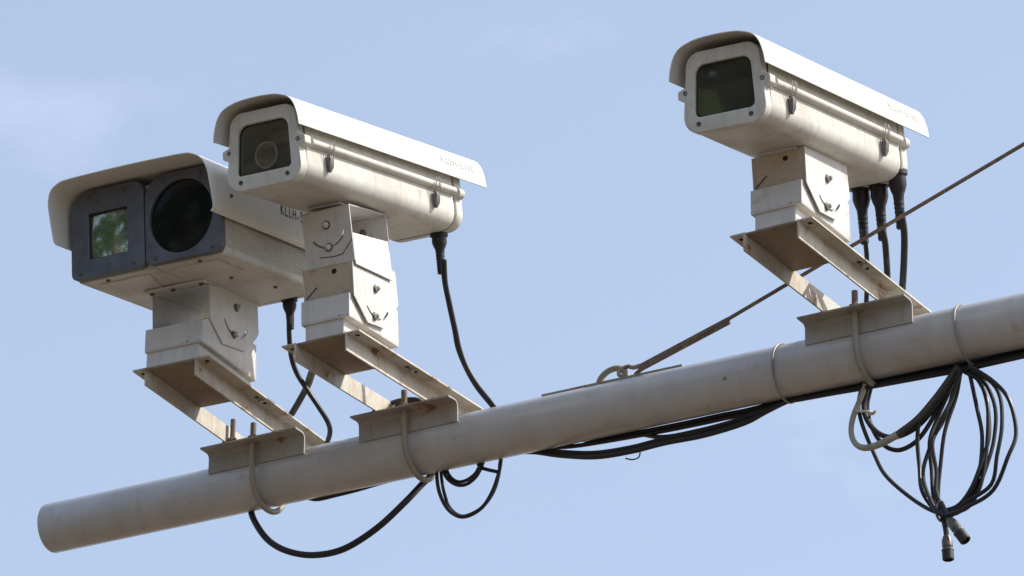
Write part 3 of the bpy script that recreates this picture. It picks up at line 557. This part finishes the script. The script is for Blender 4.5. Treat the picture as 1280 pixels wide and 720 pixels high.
# ------------------------------------------------------------------ cameras
def pose(t, yaw, pit, rol):
    cp, sp, cr_, sr = math.cos(pit), math.sin(pit), math.cos(rol), math.sin(rol)
    Rx = Matrix(((1, 0, 0), (0, cp, -sp), (0, sp, cp))); Ry = Matrix(((cr_, 0, sr), (0, 1, 0), (-sr, 0, cr_)))
    M = (Matrix.Rotation(yaw, 3, 'Z') @ Rx @ Ry).to_4x4(); M.translation = Vector((t[0], t[1], t[2] + ZP)); return M
def gland(root, p, r, length, boot, name='cable_gland', ax=(0, 0.03, -1)):
    g = G().lathe([(-0.012, 0), (-0.012, r * 0.95), (0.0, r * 0.95), (0.0, r * 1.12), (0.010, r * 1.12), (0.011, r * 0.92), (length * 0.45, r * 0.95), (length * 0.62, r * 0.78), (length * 0.75, r * 0.60), (length, r * 0.52), (length, 0)], p, ax, 18)
    o = g.obj(name, 'gland_plastic', root)
    h = Vector(p) + Vector(ax).normalized() * length * 0.95
    prof = [(0, 0)]
    n = 6
    for k in range(n):
        t0, t1 = boot * k / n, boot * (k + 0.7) / n
        rr = r * (0.56 - 0.10 * k / n)
        prof += [(t0, rr), (t1, rr), (t1 + 0.0002, rr * 0.86), (boot * (k + 1) / n - 0.0002, rr * 0.86)]
    prof += [(boot, 0)]
    G().lathe(prof, h, ax, 16).obj('strain_relief', 'rubber', o)
    return o
ARCH = curve2([(-0.1125, 0.0235), (-0.1085, 0.0480), (-0.1000, 0.0720), (-0.0860, 0.0885), (-0.0640, 0.0975), (-0.0420, 0.1020), (0.0, 0.1040), (0.0420, 0.1020), (0.0640, 0.0975), (0.0860, 0.0885), (0.1000, 0.0720), (0.1085, 0.0480), (0.1125, 0.0235)], 4)
def section(k=1.0, dz=0.0):
    return rpoly([(-0.0990 * k, -0.0865 + dz, 0.036), (0.0990 * k, -0.0865 + dz, 0.036), (0.0900 * k, 0.0780, 0.034), (-0.0900 * k, 0.0780, 0.034)], 8)
def bullet_camera(label, t, yaw, pit, rol, window, lens, text_ink, glands):
    root = thing('security_camera', label, 'camera', pose(t, yaw, pit, rol), 'cameras on the arm')
    # body shell and rear cap
    secs = []
    for y, k in ((0.024, 0.985), (0.030, 1.0), (0.30, 1.0), (0.578, 0.995), (0.581, 0.985)):
        secs.append([(x, y, z) for x, z in section(k)])
    body = G().loft(secs, caps=False).add(secs[-1], [tuple(range(len(secs[-1])))]).obj('body', 'cream_paint', root)
    G().loft([[(x, y, z) for x, z in section(k)] for y, k in ((0.5805, 0.955), (0.5860, 0.955))]).obj('gasket', 'recess_black', root)
    cap = G().loft([[(x, y, z) for x, z in section(k, dz)] for y, k, dz in ((0.5855, 0.985, 0), (0.588, 1.005, 0), (0.606, 1.005, 0), (0.614, 0.985, 0.002), (0.619, 0.93, 0.007))]).obj('rear_cap', 'cream_paint', root)
    for s in (-1, 1):
        G().lathe([(0, 0), (0, 0.0125), (0.018, 0.0125), (0.020, 0.010), (0.020, 0)], (s * 0.0965, 0.588, -0.006), (0, 1, 0), 12).obj('screw_boss', 'cream_paint', cap)
    # rolled lid rim along both sides
    for s in (-1, 1):
        sec = [(s * (0.0955 + 0.0125 * math.cos(a)), -0.0035 + 0.0095 * math.sin(a)) for a in [math.radians(-90 + 18 * k) for k in range(11)]] + [(s * 0.090, 0.006), (s * 0.090, -0.013)]
        G().loft([[(x, y, z) for x, z in sec] for y in (0.034, 0.5775)]).obj('lid_rim', 'cream_paint', body)
        # toggle latches: wire loops hooked over the rim and a sprung lever below
        for y in (0.098, 0.500):
            lt = G()
            xx = s * 0.1100
            lt.tube([(s * 0.099, y - 0.009, 0.011), (xx, y - 0.009, 0.010), (xx, y - 0.009, -0.010), (s * 0.1035, y - 0.008, -0.030)], 0.0011, 6)
            lt.tube([(s * 0.099, y + 0.009, 0.011), (xx, y + 0.009, 0.010), (xx, y + 0.009, -0.010), (s * 0.1035, y + 0.008, -0.036)], 0.0011, 6)
            lt.tube([(s * 0.100, y + 0.002, 0.013), (xx + s * 0.0015, y + 0.002, 0.011), (xx + s * 0.0015, y + 0.001, -0.012), (s * 0.1050, y, -0.024)], 0.0011, 6)
            lo = lt.obj('latch', 'bolt_steel', body)
            G().loft([[(s * (0.0990 + b), y + a, z) for a, b in ((-w, 0), (w, 0), (w, h), (-w, h))] for z, w, h in ((-0.019, 0.0040, 0.0075), (-0.028, 0.0070, 0.0105), (-0.046, 0.0068, 0.0090), (-0.057, 0.0035, 0.0040))]).obj('latch_lever', 'dark_steel', lo, 0.0006)
            G().lathe([(0, 0), (0, 0.0030), (0.003, 0.0030), (0.003, 0)], (s * 0.099, y + 0.010, -0.040), (s, 0, 0), 8).obj('latch_rivet', 'dark_steel', lo)
    # front bezel with window
    outer = rpoly([(-0.0990, -0.0885, 0.036), (0.0990, -0.0885, 0.036), (0.0835, 0.0830, 0.032), (-0.0835, 0.0830, 0.032)], 8)
    wa, wb_ = window
    inner = rpoly([(-0.0703, -0.0553, wb_), (0.0703, -0.0553, wb_), (0.0641, 0.0545, wa), (-0.0641, 0.0545, wa)], 8)
    inner2 = [(x * 0.97, z * 0.965) for x, z in inner]
    bz = G().ring(outer, inner, 1, 0.0, 0.026).obj('bezel', 'cream_paint', root, 0.0028, seg=3)
    G().ring([(x * 1.003, z * 1.003) for x, z in inner], inner2, 1, 0.0065, 0.012).obj('window_seal', 'recess_black', bz)
    G().prism([(x * 0.998, z * 0.998) for x, z in inner], 1, 0.0085, 0.0105).obj('window', 'window_glass' if lens else 'dusty_glass', bz)
    for s in (-1, 1):
        ear = rpoly([(s * 0.088, -0.020, 0.003), (s * 0.1075, -0.011, 0.005), (s * 0.1075, 0.006, 0.005), (s * 0.088, 0.013, 0.003)], 4)
        G().prism(ear, 1, 0.0012, 0.024).obj('ear', 'cream_paint', bz, 0.0015)
    for x, z in ((-0.0892, 0.0), (0.0892, 0.0), (-0.0608, -0.0700), (0.0608, -0.0700)):
        G().lathe([(0, 0.0052), (0.0022, 0.0048), (0.0022, 0.0026), (0.0008, 0.0024), (0.0008, 0)], (x, 0.0016 if abs(z) < 0.01 else 0.0004, z), (0, -1, 0), 12).obj('screw', 'dark_steel', bz)
    # interior seen through the window: liner, lens
    lin_o = [(x * 1.08, z * 1.08) for x, z in inner]
    liner = G()
    liner.loft([[(x, 0.0265, z) for x, z in lin_o], [(x, 0.19, z) for x, z in lin_o]], caps=False)
    liner.prism(lin_o, 1, 0.19, 0.192)
    liner.obj('liner', 'interior' if lens else 'recess_black', body)
    if lens:
        c0 = (-0.0080, 0.022, -0.0135)
        ln = G().lathe([(0, 0.0252), (0.0, 0.0275), (0.004, 0.0285), (0.12, 0.0285), (0.12, 0)], c0, (0, 1, 0), 36).obj('lens', 'lens_barrel', body)
        G().lathe([(0, 0.0252), (-0.0014, 0.0260), (-0.0014, 0.0294), (0.0, 0.0302)], c0, (0, 1, 0), 40).obj('lens_ring', 'lens_ring', ln)
        G().lathe([(0.0035, 0), (0.0036, 0.008), (0.0048, 0.016), (0.0075, 0.0245), (0.0105, 0.0251), (0.0105, 0)], c0, (0, 1, 0), 36).obj('front_element', 'lens_glass', ln)
        G().box(-0.036, 0.036, 0.075, 0.16, 0.024, 0.050).obj('circuit_cover', 'interior', body, 0.002)
    else:
        c0 = (0.0, 0.060, -0.005)
        ln = G().lathe([(0, 0.032), (0.0, 0.036), (0.12, 0.036), (0.12, 0)], c0, (0, 1, 0), 36).obj('lens', 'lens_barrel', body)
        G().lathe([(0.001, 0), (0.0015, 0.016), (0.004, 0.0315), (0.008, 0.0318), (0.008, 0)], c0, (0, 1, 0), 36).obj('front_element', 'lens_barrel', ln)
    # sun shield: an arched sheet standing off the body on short spacers
    inn = offset_open(ARCH, 0.0024)
    full = ARCH + inn[::-1]
    def sy(p, y): return y
    G().loft([[(x, y, z) for x, z in full] for y in (-0.0253, 0.10, 0.35, 0.6895)]).obj('sun_shield', 'shield_paint', root, 0.0005)
    sh = [o for o in root.children if o.name.startswith('sun_shield')][0]
    for y in (0.12, 0.48):
        for x in (-0.055, 0.055):
            G().lathe([(0, 0), (0, 0.007), (0.0235, 0.007), (0.0235, 0)], (x, y, 0.0770), (0, 0, 1), 10).obj('spacer', 'dark_steel', sh)
    dirv = Vector((0.1000 - 0.1085, 0, 0.0720 - 0.0480))
    dirv.normalize(); nv = Vector((dirv.z, 0, -dirv.x)); org = Vector((0.1053, 0.520, 0.0595)) - dirv * 0.009 + nv * 0.0014
    lettering('KLSH-5188', text_ink, sh, tuple(org), (0, 1, 0), tuple(dirv), 0.0250, 1.0)
    # foot between camera and cradle
    G().box(-0.043, 0.043, 0.215, 0.405, -0.0925, -0.0868).obj('mounting_foot', 'mount_paint', root, 0.001)
    for p in glands: gland(root, p, 0.0200 if len(glands) > 1 else 0.0178, 0.070 if len(glands) > 1 else 0.052, 0.060 if len(glands) > 1 else 0.045)
    return root
bullet_camera('arched-hood camera with a round lens behind its window, on the tallest mount', (-0.2144, -0.6901, 0.4462), -0.0737, 0.1716, 0.0583, (0.024, 0.008), True, 'ink_faded', [(0.041, 0.598, -0.0830)])
bullet_camera('arched-hood camera with an empty dark window and three black cable glands', (0.8699, -0.6642, 0.3412), -0.0434, 0.1601, 0.0524, (0.022, 0.012), False, 'ink_faded', [(-0.014, 0.605, -0.0780), (0.029, 0.605, -0.0780), (0.076, 0.600, -0.0620)])

# twin-window unit
root = thing('security_camera', 'wide boxy camera with two dark front panels, one square and one round window', 'camera', pose((-0.5706, -0.5990, 0.3963), -0.0323, 0.1356, 0.0346), 'cameras on the arm')
sec = rpoly([(-0.1900, -0.1120, 0.008), (0.1900, -0.1120, 0.008), (0.1900, 0.0780, 0.030), (-0.1900, 0.0780, 0.030)], 5)
body = G().loft([[(x, y, z) for x, z in sec] for y in (0.0185, 0.20, 0.3978)]).obj('body', 'cream_paint', root, 0.0015)
G().loft([[(x * k, y, z * k) for x, z in sec] for y, k in ((0.3980, 0.985), (0.4030, 0.985))]).obj('gasket', 'recess_black', root)
sec2 = rpoly([(-0.1880, -0.1000, 0.010), (0.1880, -0.1000, 0.010), (0.1880, 0.0760, 0.030), (-0.1880, 0.0760, 0.030)], 5)
G().loft([[(x, y, z) for x, z in sec2] for y in (0.4032, 0.4500)]).obj('rear_cap', 'cream_paint', root, 0.003)
ribs = G()
for k in range(12):
    z = -0.028 - k * 0.0058
    ribs.box(0.1899, 0.1918, 0.024, 0.392, z - 0.0017, z + 0.0017)
ribs.obj('side_ribs', 'cream_paint', body)
G().box(-0.012, 0.012, 0.020, 0.120, -0.1145, -0.1121).obj('belly_strip', 'cream_paint', body, 0.0008)
for s in (-1, 1):
    G().prism(rpoly([(s * 0.155, 0.045, 0.004), (s * 0.022, 0.045, 0.004), (s * 0.060, 0.155, 0.004), (s * 0.155, 0.155, 0.004)], 3), 2, -0.1140, -0.1121).obj('belly_cover', 'cream_paint', body, 0.0006)
for x, y in ((-0.120, 0.030), (0.120, 0.030), (0.100, 0.180), (0.135, 0.300), (-0.13, 0.29)):
    hexhead(G(), (x, y, -0.1122), (0, 0, -1), 0.0050, 0.0028).obj('bolt', 'dark_steel', body)
GP = dict(outerL=rpoly([(-0.1957, -0.1085, 0.014), (-0.0030, -0.1085, 0.012), (-0.0030, 0.0880, 0.030), (-0.1957, 0.0880, 0.050)], 10),
          holeL=rpoly([(-0.1501, -0.0676, 0.003), (-0.0467, -0.0676, 0.003), (-0.0467, 0.0358, 0.003), (-0.1501, 0.0358, 0.003)], 10),
          outerR=rpoly([(0.0005, -0.1085, 0.012), (0.1957, -0.1085, 0.014), (0.1957, 0.0880, 0.044), (0.0005, 0.0880, 0.050)], 10),
          holeR=rpoly([(0.0118, -0.0950, 0.0821), (0.1760, -0.0950, 0.0821), (0.1760, 0.0692, 0.0821), (0.0118, 0.0692, 0.0821)], 10))
pl = G().ring(GP['outerL'], GP['holeL'], 1, 0.0, 0.018).obj('front_panel', 'dark_panel', root, 0.0016, seg=2)
pl['label'] = 'dark front panel with the square window'
inner = [(-0.0984 + (x + 0.0984) * 0.955, -0.0159 + (z + 0.0159) * 0.955) for x, z in GP['holeL']]
G().ring(GP['holeL'], inner, 1, 0.0060, 0.012).obj('window_frame', 'recess_black', pl)
sq = G(); N = 14; HWQ = 0.0516; grid = []
for a in range(N + 1):
    for b_ in range(N + 1):
        u, w = -1 + 2 * a / N, -1 + 2 * b_ / N
        grid.append((-0.0984 + u * HWQ, 0.0115 - 0.0042 * (1 - u * u) * 0.5 - 0.0042 * (1 - w * w) * 0.5, -0.0159 + w * HWQ))
sq.add(grid, [(a * (N + 1) + b_, (a + 1) * (N + 1) + b_, (a + 1) * (N + 1) + b_ + 1, a * (N + 1) + b_ + 1) for a in range(N) for b_ in range(N)])
sq.prism(GP['holeL'], 1, 0.0120, 0.0150)
sq.obj('square_window', 'coated_glass', pl)
prt = G().ring(GP['outerR'], GP['holeR'], 1, 0.0, 0.018).obj('front_panel', 'dark_panel', root, 0.0016, seg=2)
prt['label'] = 'dark front panel with the round window'
G().lathe([(0.0035, 0), (0.0037, 0.02), (0.0045, 0.045), (0.0062, 0.0712), (0.0075, 0.0819), (0.015, 0.0819), (0.015, 0)], (0.0939, 0, -0.0129), (0, 1, 0), 48).obj('round_window', 'black_glass', prt)
for x, z, p in ((-0.1486, 0.0735, pl), (-0.0513, 0.0735, pl), (-0.0320, -0.0960, pl), (-0.1720, -0.0960, pl), (0.0465, 0.0735, prt), (0.1449, 0.0735, prt), (0.0252, -0.0965, prt), (0.1720, -0.0965, prt)):
    hexhead(G(), (x, -0.0004, z), (0, -1, 0), 0.0042, 0.0024).obj('screw', 'dark_steel', p)
# hood: folded sheet swept back towards its lower front corners
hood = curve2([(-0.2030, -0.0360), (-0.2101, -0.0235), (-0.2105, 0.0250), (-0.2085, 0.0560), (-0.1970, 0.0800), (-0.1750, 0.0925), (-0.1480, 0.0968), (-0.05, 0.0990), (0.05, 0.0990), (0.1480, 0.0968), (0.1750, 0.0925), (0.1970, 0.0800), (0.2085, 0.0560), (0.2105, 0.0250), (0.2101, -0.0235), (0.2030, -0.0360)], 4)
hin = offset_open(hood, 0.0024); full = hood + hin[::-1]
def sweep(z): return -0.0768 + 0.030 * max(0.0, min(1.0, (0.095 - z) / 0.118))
hd = G().loft([[(x, sweep(z), z) for x, z in full]] + [[(x, y, z) for x, z in full] for y in (0.03, 0.20, 0.4600)]).obj('sun_shield', 'hood_lit_paint', root, 0.0005)
for y in (0.08, 0.38):
    for x in (-0.12, 0.12):
        G().lathe([(0, 0), (0, 0.008), (0.0185, 0.008), (0.0185, 0)], (x, y, 0.0775), (0, 0, 1), 10).obj('spacer', 'dark_steel', hd)
for y in (0.020, 0.42):
    hexhead(G(), (0.2106, y, 0.012), (1, 0, 0), 0.0048, 0.003).obj('screw', 'dark_steel', hd)
lettering('KLLH-5', 'ink_dark', hd, (0.2112, 0.212, 0.018), (0, 1, 0), (0, 0, 1), 0.036, 0.60, spacing=1.38)
gland(root, (0.087, 0.428, -0.0985), 0.0165, 0.048, 0.028)

# ------------------------------------------------------------------ stay wire from the hook to the mast
W0, W1 = Vector((0.3092, -0.015, 0.0725)), Vector((0.5617, -0.060, 0.1196))
WD = Vector((1.0, -0.1322, 0.2677)); W2 = W1 + WD * (3.3 - 0.5617)
stay = thing('stay_wire', 'rusty steel stay rod hooked to the arm and rising to the right', 'stay wire', Matrix.Translation(W0 + Vector((0, 0, ZP))))
def sp(g, n, m, **k): return g.obj(n, m, stay, loc=-W0, **k)
sp(G().tube([W1 - WD * 0.13, W2], 0.0042, 10, smooth=False), 'wire', 'rusty_steel')
d = (W1 - W0).normalized(); up = Vector((0, 0, 1)); nn = (up - d * up.dot(d)).normalized(); sd = d.cross(nn)
sec = [(0.0, 0.0035), (0.0, -0.0035), (-0.0175, -0.0035), (-0.0175, 0.0035)]
A = W0 + d * 0.012; Bp = W1 + d * 0.004
sp(G().loft([[p + nn * (a + 0.0045) + sd * b for a, b in sec] for p in (A, (A + Bp) / 2, Bp)]), 'doubled_end', 'rusty_steel', bevel=0.0025)
ring_c = Vector((0.2815, -0.011, 0.0735))
eye = [W0 + d * 0.02 + nn * 0.001, W0 + nn * 0.005, Vector((0.2960, -0.012, 0.0835)), Vector((0.2830, -0.013, 0.0820)), Vector((0.2745, -0.016, 0.0740)), Vector((0.2770, -0.019, 0.0650)), Vector((0.2850, -0.014, 0.0615))]
sp(G().tube(eye, 0.0048, 10), 'eye', 'galvanised')
tail = [W0 + d * 0.020 - nn * 0.009, W0 + d * 0.006 - nn * 0.012, W0 + d * -0.002 - nn * 0.019, W0 + d * -0.004 - nn * 0.026]
sp(G().tube(tail, 0.0045, 10), 'hook_tail', 'rusty_steel')

# ------------------------------------------------------------------ cables (metric paths, z measured from the arm's axis)
def cable(key, name, mat, r, label, cat='cable', group=None, n=10, parts=None, rfun=None, wob=0.0):
    pts = CABLE_PATHS[key]; p0 = Vector(pts[0])
    if wob:
        rw = random.Random(key); pts = [Vector(p) + Vector((rw.uniform(-wob, wob), rw.uniform(-2 * wob, 2 * wob), rw.uniform(-wob, wob))) for p in pts]; p0 = Vector(pts[0])
    o = G().tube([Vector(p) - p0 for p in pts], r, n, 6, rfun=rfun).obj(name, mat, None, loc=p0 + Vector((0, 0, ZP)))
    tag(o, label, cat, group); return o
cable('u1_cable', 'camera_cable', 'rubber', 0.0058, 'black cable dropping from the twin-window camera behind the arm')
sc = thing('sleeved_cable', 'thick black cable hanging in one wide arc below the arm', 'cable', Matrix.Translation(Vector(CABLE_PATHS['sleeved_cable'][0]) + Vector((0, 0, ZP))))
pp = [Vector(p) - Vector(CABLE_PATHS['sleeved_cable'][0]) for p in CABLE_PATHS['sleeved_cable']]
G().tube(pp, 0.0074, 12, 6).obj('cable_core', 'rubber', sc)
G().tube([pp[2], pp[3], pp[4], pp[5], (pp[5] + pp[6]) / 2], 0.0088, 12, 6).obj('olive_sleeve', 'olive_sheath', sc)
cable('u2_cable_a', 'camera_cable', 'rubber', 0.0043, 'thin black cable from the middle camera making the larger loop under the arm')
cable('u2_cable_b', 'camera_cable', 'rubber', 0.0040, 'thin black cable from the middle camera making the smaller loop under the arm')
cable('u2_cable_c', 'cable_loop', 'rubber', 0.0038, 'small inner cable loop tucked under the arm right of the middle clamp')
lp = CABLE_PATHS['u2_cable_a'][9:20]; lc = sum((Vector(p) for p in lp), Vector()) / len(lp)
CABLE_PATHS['u2_cable_d'] = [tuple(lc + (Vector(p) - lc) * (1.0 if k in (0, len(lp) - 1) else 0.93 - 0.03 * math.sin(k * 1.7)) + Vector((0, 0.008, 0))) for k, p in enumerate(lp)]
cable('u2_cable_d', 'cable_loop', 'rubber', 0.0038, 'second strand doubling the larger cable loop just inside it, under the arm')
cable('cable_stub', 'cable_stub', 'rubber', 0.0042, 'short cable end poking right inside the loops under the arm')
cable('saddle_loop_a', 'cable_loop', 'rubber', 0.0055, 'upper of two black cable bends lying on the middle saddle')
cable('saddle_loop_b', 'cable_loop', 'rubber', 0.0045, 'lower of two black cable bends lying on the middle saddle')
for k, rr, lab in (('bundle_a', 0.0058, 'lowest and most sagging cable of the bundle below the arm'), ('bundle_b', 0.0050, 'second lowest cable of the sagging bundle below the arm'),
                   ('bundle_c', 0.0048, 'third cable up in the sagging bundle below the arm'), ('bundle_d', 0.0048, 'uppermost cable of the bundle, hugging the arm'),
                   ('bundle_e', 0.0050, 'cable joining the bundle midway along the arm from behind')):
    cable(k, 'bundled_cable', 'rubber', rr, lab, 'cable', 'cables running along the arm')
for k, lab in (('coil_a', 'coiled cable strand with the leftmost bulge of the hanging coil'), ('coil_b', 'narrow inner strand of the hanging cable coil'),
               ('coil_c', 'coiled cable strand second from the right of the hanging coil'), ('coil_d', 'coiled cable strand bulging farthest right in the hanging coil'),
               ('coil_e', 'straightest left strand of the hanging cable coil'), ('coil_f', 'long strand of the coil rising left to the white tie')):
    cable(k, 'coiled_cable', 'rubber', 0.0044, lab, 'cable', 'strands of the hanging cable coil', wob=0.0065)
cable('droop_a', 'drooping_cable', 'rubber', 0.0058, 'upper black cable drooping between the right clamp and the coil')
cable('droop_b', 'drooping_cable', 'rubber', 0.0050, 'lower black cable drooping between the right clamp and the coil')
pc = thing('pale_cable', 'thick cable with a pale sheath at its bend, between right clamp and coil', 'cable', Matrix.Translation(Vector(CABLE_PATHS['pale_cable'][0]) + Vector((0, 0, ZP))))
pp = [Vector(p) - Vector(CABLE_PATHS['pale_cable'][0]) for p in CABLE_PATHS['pale_cable']]
G().tube(pp[7:], 0.0078, 12, 6).obj('cable_core', 'grey_sheath', pc)
G().tube(pp[:8], 0.0084, 12, 6, rfun=lambda t: 0.0060 if t < 0.55 else 0.0060 + 0.0026 * (t - 0.55) / 0.45).obj('pale_sheath', 'pale_sheath', pc)
for nm, lead, plug, lab in (('a', 'plug_lead_a', 'plug_a', 'lowest dark plug hanging straight down under the cable coil'), ('b', 'plug_lead_b', 'plug_b', 'dark plug pointing down right beside the lowest plug')):
    L0 = Vector(CABLE_PATHS[lead][0])
    t = thing('cable_plug', lab, 'plug', Matrix.Translation(L0 + Vector((0, 0, ZP))), 'plugs under the coil')
    G().tube([Vector(p) - L0 for p in CABLE_PATHS[lead]], 0.0060, 10).obj('lead', 'rubber', t)
    a, b_ = (Vector(p) - L0 for p in CABLE_PATHS[plug]); ln = (b_ - a).length
    G().lathe([(0, 0), (0, 0.0072), (ln * 0.12, 0.0098), (ln * 0.2, 0.0112), (ln * 0.45, 0.0112), (ln * 0.47, 0.0098), (ln * 0.55, 0.0098), (ln * 0.57, 0.0128), (ln * 0.62, 0.0128), (ln * 0.64, 0.0115)], a, b_ - a, 20).obj('shell', 'dark_steel', t)
    G().lathe([(ln * 0.63, 0.0), (ln * 0.63, 0.0122), (ln * 0.98, 0.0122), (ln, 0.0112), (ln, 0.0082), (ln * 0.8, 0.0080), (ln * 0.8, 0)], a, b_ - a, 20).obj('collar', 'gland_plastic', t)
    G().lathe([(ln * 0.79, 0), (ln * 0.79, 0.0045), (ln * 0.94, 0.0042), (ln * 0.94, 0)], a, b_ - a, 12).obj('pin_block', 'dark_steel', t)
cable('u3_cable_a', 'camera_cable', 'rubber', 0.0052, 'left of three black cables dropping from the right-hand camera')
cable('u3_cable_b', 'camera_cable', 'rubber', 0.0070, 'middle of three black cables dropping from the right-hand camera')
cable('u3_cable_c', 'camera_cable', 'rubber', 0.0075, 'right of three black cables dropping from the right-hand camera')
# ties
def hoop(name, label, x, tilt, mat, rr, lean):
    g = G(); pts = []
    for k in range(40):
        a = 2 * math.pi * k / 40
        ra = R + 0.0025
        y, z = ra * math.cos(a), ra * math.sin(a)
        if z < 0: z *= 1.16
        pts.append((tilt * y + lean * z, y * 1.02, z))
    pts.append(pts[0])
    o = g.tube(pts, rr, 8, 2).obj(name, mat, None, loc=(x, 0, ZP)); tag(o, label, 'cable tie', 'ties round the arm'); return o
hoop('cable_tie', 'thin tie looped round the arm left of the right-hand bracket', 0.668, 0.05, 'tie_grey', 0.0024, 0.02)
hoop('cable_tie', 'thin tie looped round the arm right of the right-hand bracket', 1.088, 0.0, 'tie_grey', 0.0026, -0.06)
def small_tie(key, label, rx, rz, mat, rr, rot):
    p = Vector(CABLE_PATHS[key][0]); pts = []
    for k in range(25):
        a = 2 * math.pi * k / 24; pts.append(rot @ Vector((rx * math.cos(a), rz * math.sin(a), 0)))
    g = G().tube(pts, rr, 8, 2); g.tube([pts[0], pts[0] + rot @ Vector((0.012, -0.008, 0.002))], rr * 1.1, 8, smooth=False)
    tag(g.obj('cable_tie', mat, None, loc=p + Vector((0, 0, ZP))), label, 'cable tie')
small_tie('coil_tie', 'grey tie gathering the bottom of the hanging cable coil', 0.017, 0.017, 'tie_grey', 0.0030, Euler((math.radians(90), 0, math.radians(30))).to_matrix() @ Euler((0, math.radians(55), 0)).to_matrix())
small_tie('bunch_tie', 'white tie round the cables hanging below the right clamp', 0.0195, 0.017, 'tie_white', 0.0027, Euler((math.radians(8), math.radians(12), 0)).to_matrix())
cable('twist_tie', 'twist_tie', 'rubber', 0.0016, 'tiny black twist of wire hanging from the sagging bundle', 'cable tie')

# ------------------------------------------------------------------ trees across the road (mirrored in the camera windows)
def tree(x, y, h, rad, label, seed):
    rnd = random.Random(seed)
    t = thing('tree', label, 'tree', Matrix.Translation((x, y, 0)), 'trees across the road')
    g = G().tube([(0, 0, 0), (0.1, 0.05, h * 0.2), (0.0, -0.1, h * 0.45), (0.1, 0.0, h * 0.8)], 0.2, 10, rfun=lambda s: 0.24 - 0.19 * s)
    clumps = []
    for k in range(44):
        a = rnd.uniform(0, 6.283); zz = rnd.uniform(0.36, 0.98) * h; rr = rad * math.sqrt(rnd.random()) * (1.0 - 0.55 * abs(zz / h - 0.6) / 0.4)
        p = Vector((rr * math.cos(a), rr * math.sin(a), zz)); clumps.append((p, rnd.uniform(0.75, 1.35)))
        if k % 2 == 0: g.tube([(0, 0, zz * 0.72), tuple(p * 0.5 + Vector((0, 0, zz * 0.42))), tuple(p)], 0.06, 6, rfun=lambda s: 0.075 - 0.06 * s)
    g.obj('trunk', 'bark', t)
    L = G()
    for p, cr_ in clumps:
        for _ in range(240):
            v_ = Vector((rnd.gauss(0, 1), rnd.gauss(0, 1), rnd.gauss(0, 0.8))).normalized() * cr_ * rnd.uniform(0.35, 1.05)
            q = p + v_; a1 = Vector((rnd.gauss(0, 1), rnd.gauss(0, 1), rnd.gauss(0, 1))).normalized(); b1 = a1.orthogonal().normalized(); s_ = rnd.uniform(0.10, 0.20)
            L.add([q - a1 * s_, q + b1 * s_ * 0.5, q + a1 * s_, q - b1 * s_ * 0.5], [(0, 1, 2, 3)])
    me = bpy.data.meshes.new('crown'); me.from_pydata([tuple(p) for p in L.v], [], L.f); me.materials.append(MATS['leaf'])
    o = bpy.data.objects.new('crown', me); COL.objects.link(o); o.parent = t
tree(-9.5, -14.5, 15.5, 3.9, 'tall leafy tree across the road facing the cameras', 3)
tree(-14.5, -13.0, 14.0, 3.6, 'leafy tree farthest left across the road', 5)
tree(-5.0, -18.5, 15.0, 3.8, 'leafy tree nearest the photographer, behind the road', 9)
tree(-15.5, -21.0, 17.0, 4.2, 'tallest leafy tree set back behind the row across the road', 12)
tree(-10.0, -20.5, 16.0, 4.2, 'leafy tree in the second row between the taller ones', 15)
